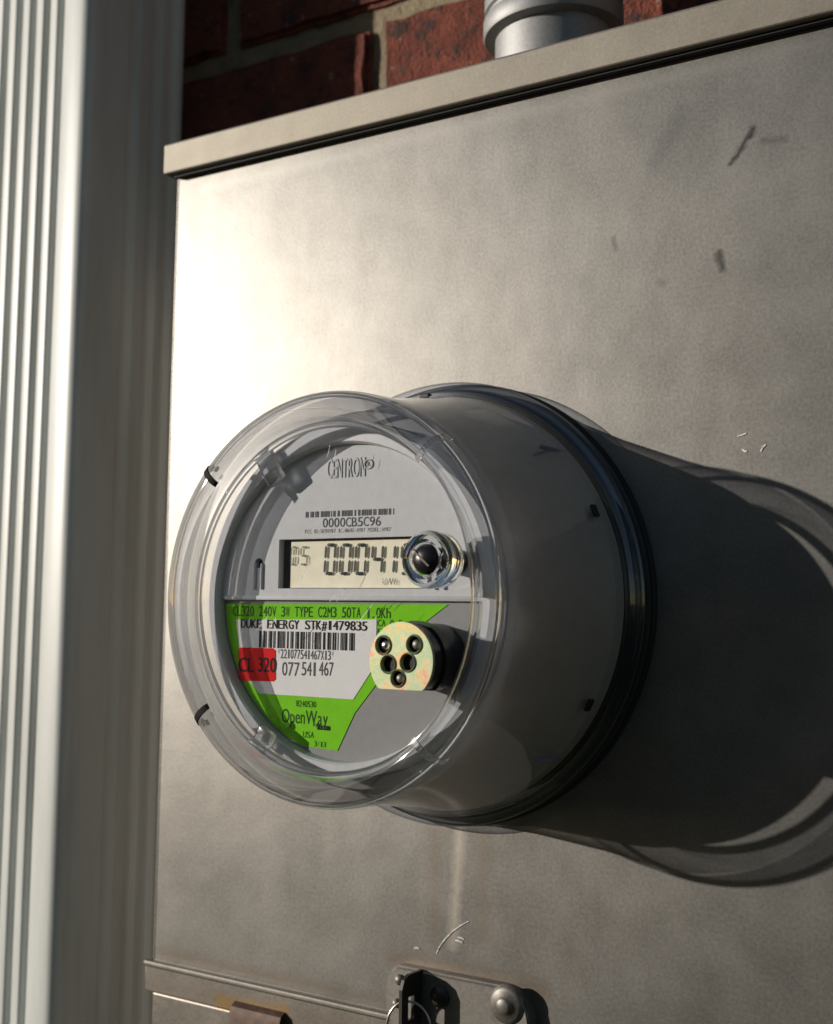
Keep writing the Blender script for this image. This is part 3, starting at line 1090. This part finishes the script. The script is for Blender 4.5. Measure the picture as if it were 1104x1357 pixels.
# rim: moulded shell, outer skin then inner skin
T = 0.0026
outer_p = [(0.0600, HF + 0.0006), (0.0612, HF + 0.0008), (0.0620, HF + 0.0018), (0.0626, HF + 0.0060)] + arc_pts(0.0656, HF + 0.0062, 0.0028, 0.0033, 180, 90, 8)[1:] \
    + arc_pts(0.0656, 0.0835, 0.0074, 0.0080, 90, 8, 14)[1:] + [(0.0731, 0.0790), (0.0733, 0.0760)]
inner_p = [(0.0711, 0.0760), (0.0709, 0.0790)] + arc_pts(0.0656, 0.0835, 0.0074 - T * .85, 0.0080 - T, 8, 88, 12) + [(0.0646, HF + 0.0058), (0.0642, HF + 0.0020), (0.0634, HF - 0.0008), (0.0622, HF - 0.0016), (0.0600, HF - 0.0016)]
bm = lathe(bmesh.new(), outer_p, 192)
rim = mesh_obj('rim', bm, M['rim'], cv, 50)
for r_, h_, t_ in ((0.0616, HF + 0.0002, 0.0014), (0.0712, 0.0862, 0.0009)):
    bm = lathe(bmesh.new(), arc_pts(r_, h_, t_, t_, 0, 330, 11), 192, closed=True)
    mesh_obj('rim_bead', bm, M['glass'], cv, 80)
# flange at the panel
fl = [(0.0834, 0.0124), (0.0842, 0.0112), (0.0852, 0.0107), (0.0866, 0.0106), (0.0876, 0.0100), (0.0881, 0.0086), (0.0881, 0.0040), (0.0874, 0.0026)]
bm = lathe(bmesh.new(), fl, 192)
mesh_obj('flange', bm, M['flange_clear'], cv, 40)
bm = lathe(bmesh.new(), [(0.0826, 0.0090), (0.0846, 0.0080), (0.0856, 0.0060), (0.0856, 0.0024)], 192)
mesh_obj('flange_seat', bm, M['flange'], cv, 40)
# clear moulding ribs across the rim (left pair painted with their dark refraction), and clips behind them
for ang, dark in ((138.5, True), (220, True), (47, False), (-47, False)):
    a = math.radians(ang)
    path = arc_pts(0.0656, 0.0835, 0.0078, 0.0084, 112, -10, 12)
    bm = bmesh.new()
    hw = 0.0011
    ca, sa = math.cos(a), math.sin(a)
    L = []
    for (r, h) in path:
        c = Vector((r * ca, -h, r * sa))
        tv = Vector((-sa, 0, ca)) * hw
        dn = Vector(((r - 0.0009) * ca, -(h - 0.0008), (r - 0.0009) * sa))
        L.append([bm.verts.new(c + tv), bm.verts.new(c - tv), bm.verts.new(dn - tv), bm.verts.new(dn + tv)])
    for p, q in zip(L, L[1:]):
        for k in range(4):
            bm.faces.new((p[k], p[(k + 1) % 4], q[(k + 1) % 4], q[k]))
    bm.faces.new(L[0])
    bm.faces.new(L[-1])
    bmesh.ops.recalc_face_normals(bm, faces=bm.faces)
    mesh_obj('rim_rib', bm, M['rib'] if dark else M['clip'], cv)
# clips reaching in from the rim over the face
for ang, ln in ((123, 0.0115), (239, 0.006)):
    a = math.radians(ang)
    bm = bmesh.new()
    box(bm, 0.0618 - ln, 0.0640, -0.0800, -0.0770, -0.0040, 0.0040, 0.0010, 2)
    bmesh.ops.rotate(bm, verts=bm.verts, cent=(0, 0, 0), matrix=Matrix.Rotation(-a, 3, 'Y'))
    mesh_obj('cover_clip', bm, M['clip'], cv, 40)
# long moulding ribs near the flange
for ang in (44, -45, 136, 225):
    a = math.radians(ang)
    bm = bmesh.new()
    box(bm, 0.0795, 0.0812, -0.0340, -0.0140, -0.0005, 0.0005, 0.0002, 1)
    bmesh.ops.rotate(bm, verts=bm.verts, cent=(0, 0, 0), matrix=Matrix.Rotation(-a, 3, 'Y'))
    mesh_obj('locking_rib', bm, M['violet'], cv)

# small dark latches inside the wall by the flange
for ang in (24, -27, 90, 155, 200):
    a = math.radians(ang)
    bm = bmesh.new()
    box(bm, 0.0800, 0.0816, -0.0235, -0.0205, -0.0024, 0.0024, 0.0004, 1)
    bmesh.ops.rotate(bm, verts=bm.verts, cent=(0, 0, 0), matrix=Matrix.Rotation(-a, 3, 'Y'))
    mesh_obj('wall_latch', bm, M['black'], cv)
# scratches on the clear front
for pts in ([(437, 797), (446, 786)], [(446, 797), (455, 784)], [(455, 796), (466, 783)], [(398, 770), (412, 740)], [(340, 835), (356, 815)], [(352, 838), (366, 818)],
            [(433, 607), (437, 590)], [(442, 610), (445, 596)], [(470, 830), (494, 800)], [(476, 850), (500, 815)]):
    (a, c), (d_, f_) = pts
    scratch([(a, c), ((a + d_) / 2 + .6, (c + f_) / 2), (d_, f_)], 0.00028, HF + 0.0003, 'scratch', cv)

# ---- optical port: zinc disc with five holes on a black barrel
HP = 0.0935
op = bpy.data.objects.new('optical_port', None)
C.objects.link(op)
op.parent = em
pc = px(531, 876, -HP)
RP = (px(574, 872, -HP).x - px(490, 872, -HP).x) / 2
flat = px(530, 914, -HP).z
pts = []
for i in range(72):
    a = 2 * math.pi * i / 72
    x, z = pc.x + RP * math.cos(a), pc.z + RP * 1.02 * math.sin(a)
    pts.append((x, max(z, flat)))
bm = bmesh.new()
ov = [bm.verts.new((x, -HP, z)) for x, z in pts]
holes = []
hp = [(508, 855, 9.2), (549, 854, 9.0), (514.5, 880, 9.0), (540.5, 878, 9.0), (527.5, 899, 8.4)]
allp = [ov]
sc_ = RP / 42.0
for u, v, r in hp:
    q = px(u, v, -HP)
    lp = [bm.verts.new((q.x + r * sc_ * math.cos(2 * math.pi * i / 28), -HP, q.z + r * sc_ * 1.02 * math.sin(2 * math.pi * i / 28))) for i in range(28)]
    allp.append(lp)
    holes.append((q, r * sc_))
eds = []
for lp in allp:
    eds += [bm.edges.new((lp[i], lp[(i + 1) % len(lp)])) for i in range(len(lp))]
bmesh.ops.triangle_fill(bm, edges=eds, use_beauty=True)
for lp in allp:
    lo = [bm.verts.new((v.co.x, v.co.y + 0.0014, v.co.z)) for v in lp]
    for i in range(len(lp)):
        j = (i + 1) % len(lp)
        bm.faces.new((lp[i], lp[j], lo[j], lo[i]))
bmesh.ops.recalc_face_normals(bm, faces=bm.faces)
mesh_obj('zinc_disc', bm, M['zinc'], op)
for k, (q, r) in enumerate(holes):
    bm = lathe(bmesh.new(), [(r * 1.25, HP + 0.0001), (r * 1.10, HP + 0.0005), (r * 0.98, HP + 0.0001), (r * 0.96, HP - 0.001)], 28, (q.x, q.z))
    mesh_obj('hole_lip', bm, M['zinc'], op, 60)
    if k in (0, 1, 4):
        bm = lathe(bmesh.new(), [(0, HP - 0.0004), (r * 0.35, HP - 0.0005), (r * 0.62, HP - 0.0012), (r * 0.70, HP - 0.0025)], 24, (q.x, q.z))
        mesh_obj('rivet_head', bm, M['wire'] if k == 0 else M['strap'], op, 60)
bm = bmesh.new()
bp = [(pc.x + (x - pc.x) * 0.965, pc.z + (z - pc.z) * 0.965) for x, z in pts]
prism(bm, bp, HL + 0.0003, HP - 0.0016)
mesh_obj('barrel', bm, M['black'], op, 40)
bm = bmesh.new()
bp = [(pc.x + (x - pc.x) * 1.03, pc.z + (z - pc.z) * 1.03) for x, z in pts]
prism(bm, bp, HF + 0.0004, HF + 0.0042)
mesh_obj('barrel_ring', bm, M['black'], op, 40)

# ---- reset knob: black screw in a clear plunger
HK = 0.0930
kn = bpy.data.objects.new('reset_knob', None)
C.objects.link(kn)
kn.parent = em
kc = px(563, 741, -HK)
bm = lathe(bmesh.new(), [(0.0, HK - 0.004), (0.0053, HK - 0.004), (0.0055, HK + 0.0002), (0.0066, HK + 0.0012), (0.0080, HK + 0.0012), (0.0092, HK - 0.0004), (0.0096, HK - 0.0026), (0.0088, HK - 0.0046),
                          (0.0084, HK - 0.0060), (0.0092, HK - 0.0074), (0.0092, HF + 0.0018), (0.0086, HF + 0.0006), (0.0, HF + 0.0006)], 48, (kc.x, kc.z))
mesh_obj('plunger', bm, M['glass'], kn, 40)
bm = lathe(bmesh.new(), [(0.0, HK + 0.0020), (0.0022, HK + 0.0018), (0.0040, HK + 0.0010), (0.0050, HK - 0.0004), (0.0051, HK - 0.0038), (0.0, HK - 0.0038)], 40, (kc.x, kc.z))
mesh_obj('screw_head', bm, M['black'], kn, 40)
bm = bmesh.new()
box(bm, -0.0036, 0.0036, -HK - 0.0021, -HK - 0.0012, -0.0003, 0.0003)
bmesh.ops.rotate(bm, verts=bm.verts, cent=(0, 0, 0), matrix=Matrix.Rotation(math.radians(40), 3, 'Y'))
bmesh.ops.translate(bm, verts=bm.verts, vec=(kc.x, 0, kc.z))
mesh_obj('screw_slot', bm, M['steel_dark'], kn)
bm = lathe(bmesh.new(), [(0.0042, HF - 0.0002), (0.0042, HU + 0.0002)], 32, (kc.x, kc.z))
mesh_obj('plunger_stem', bm, M['black'], kn, 40)
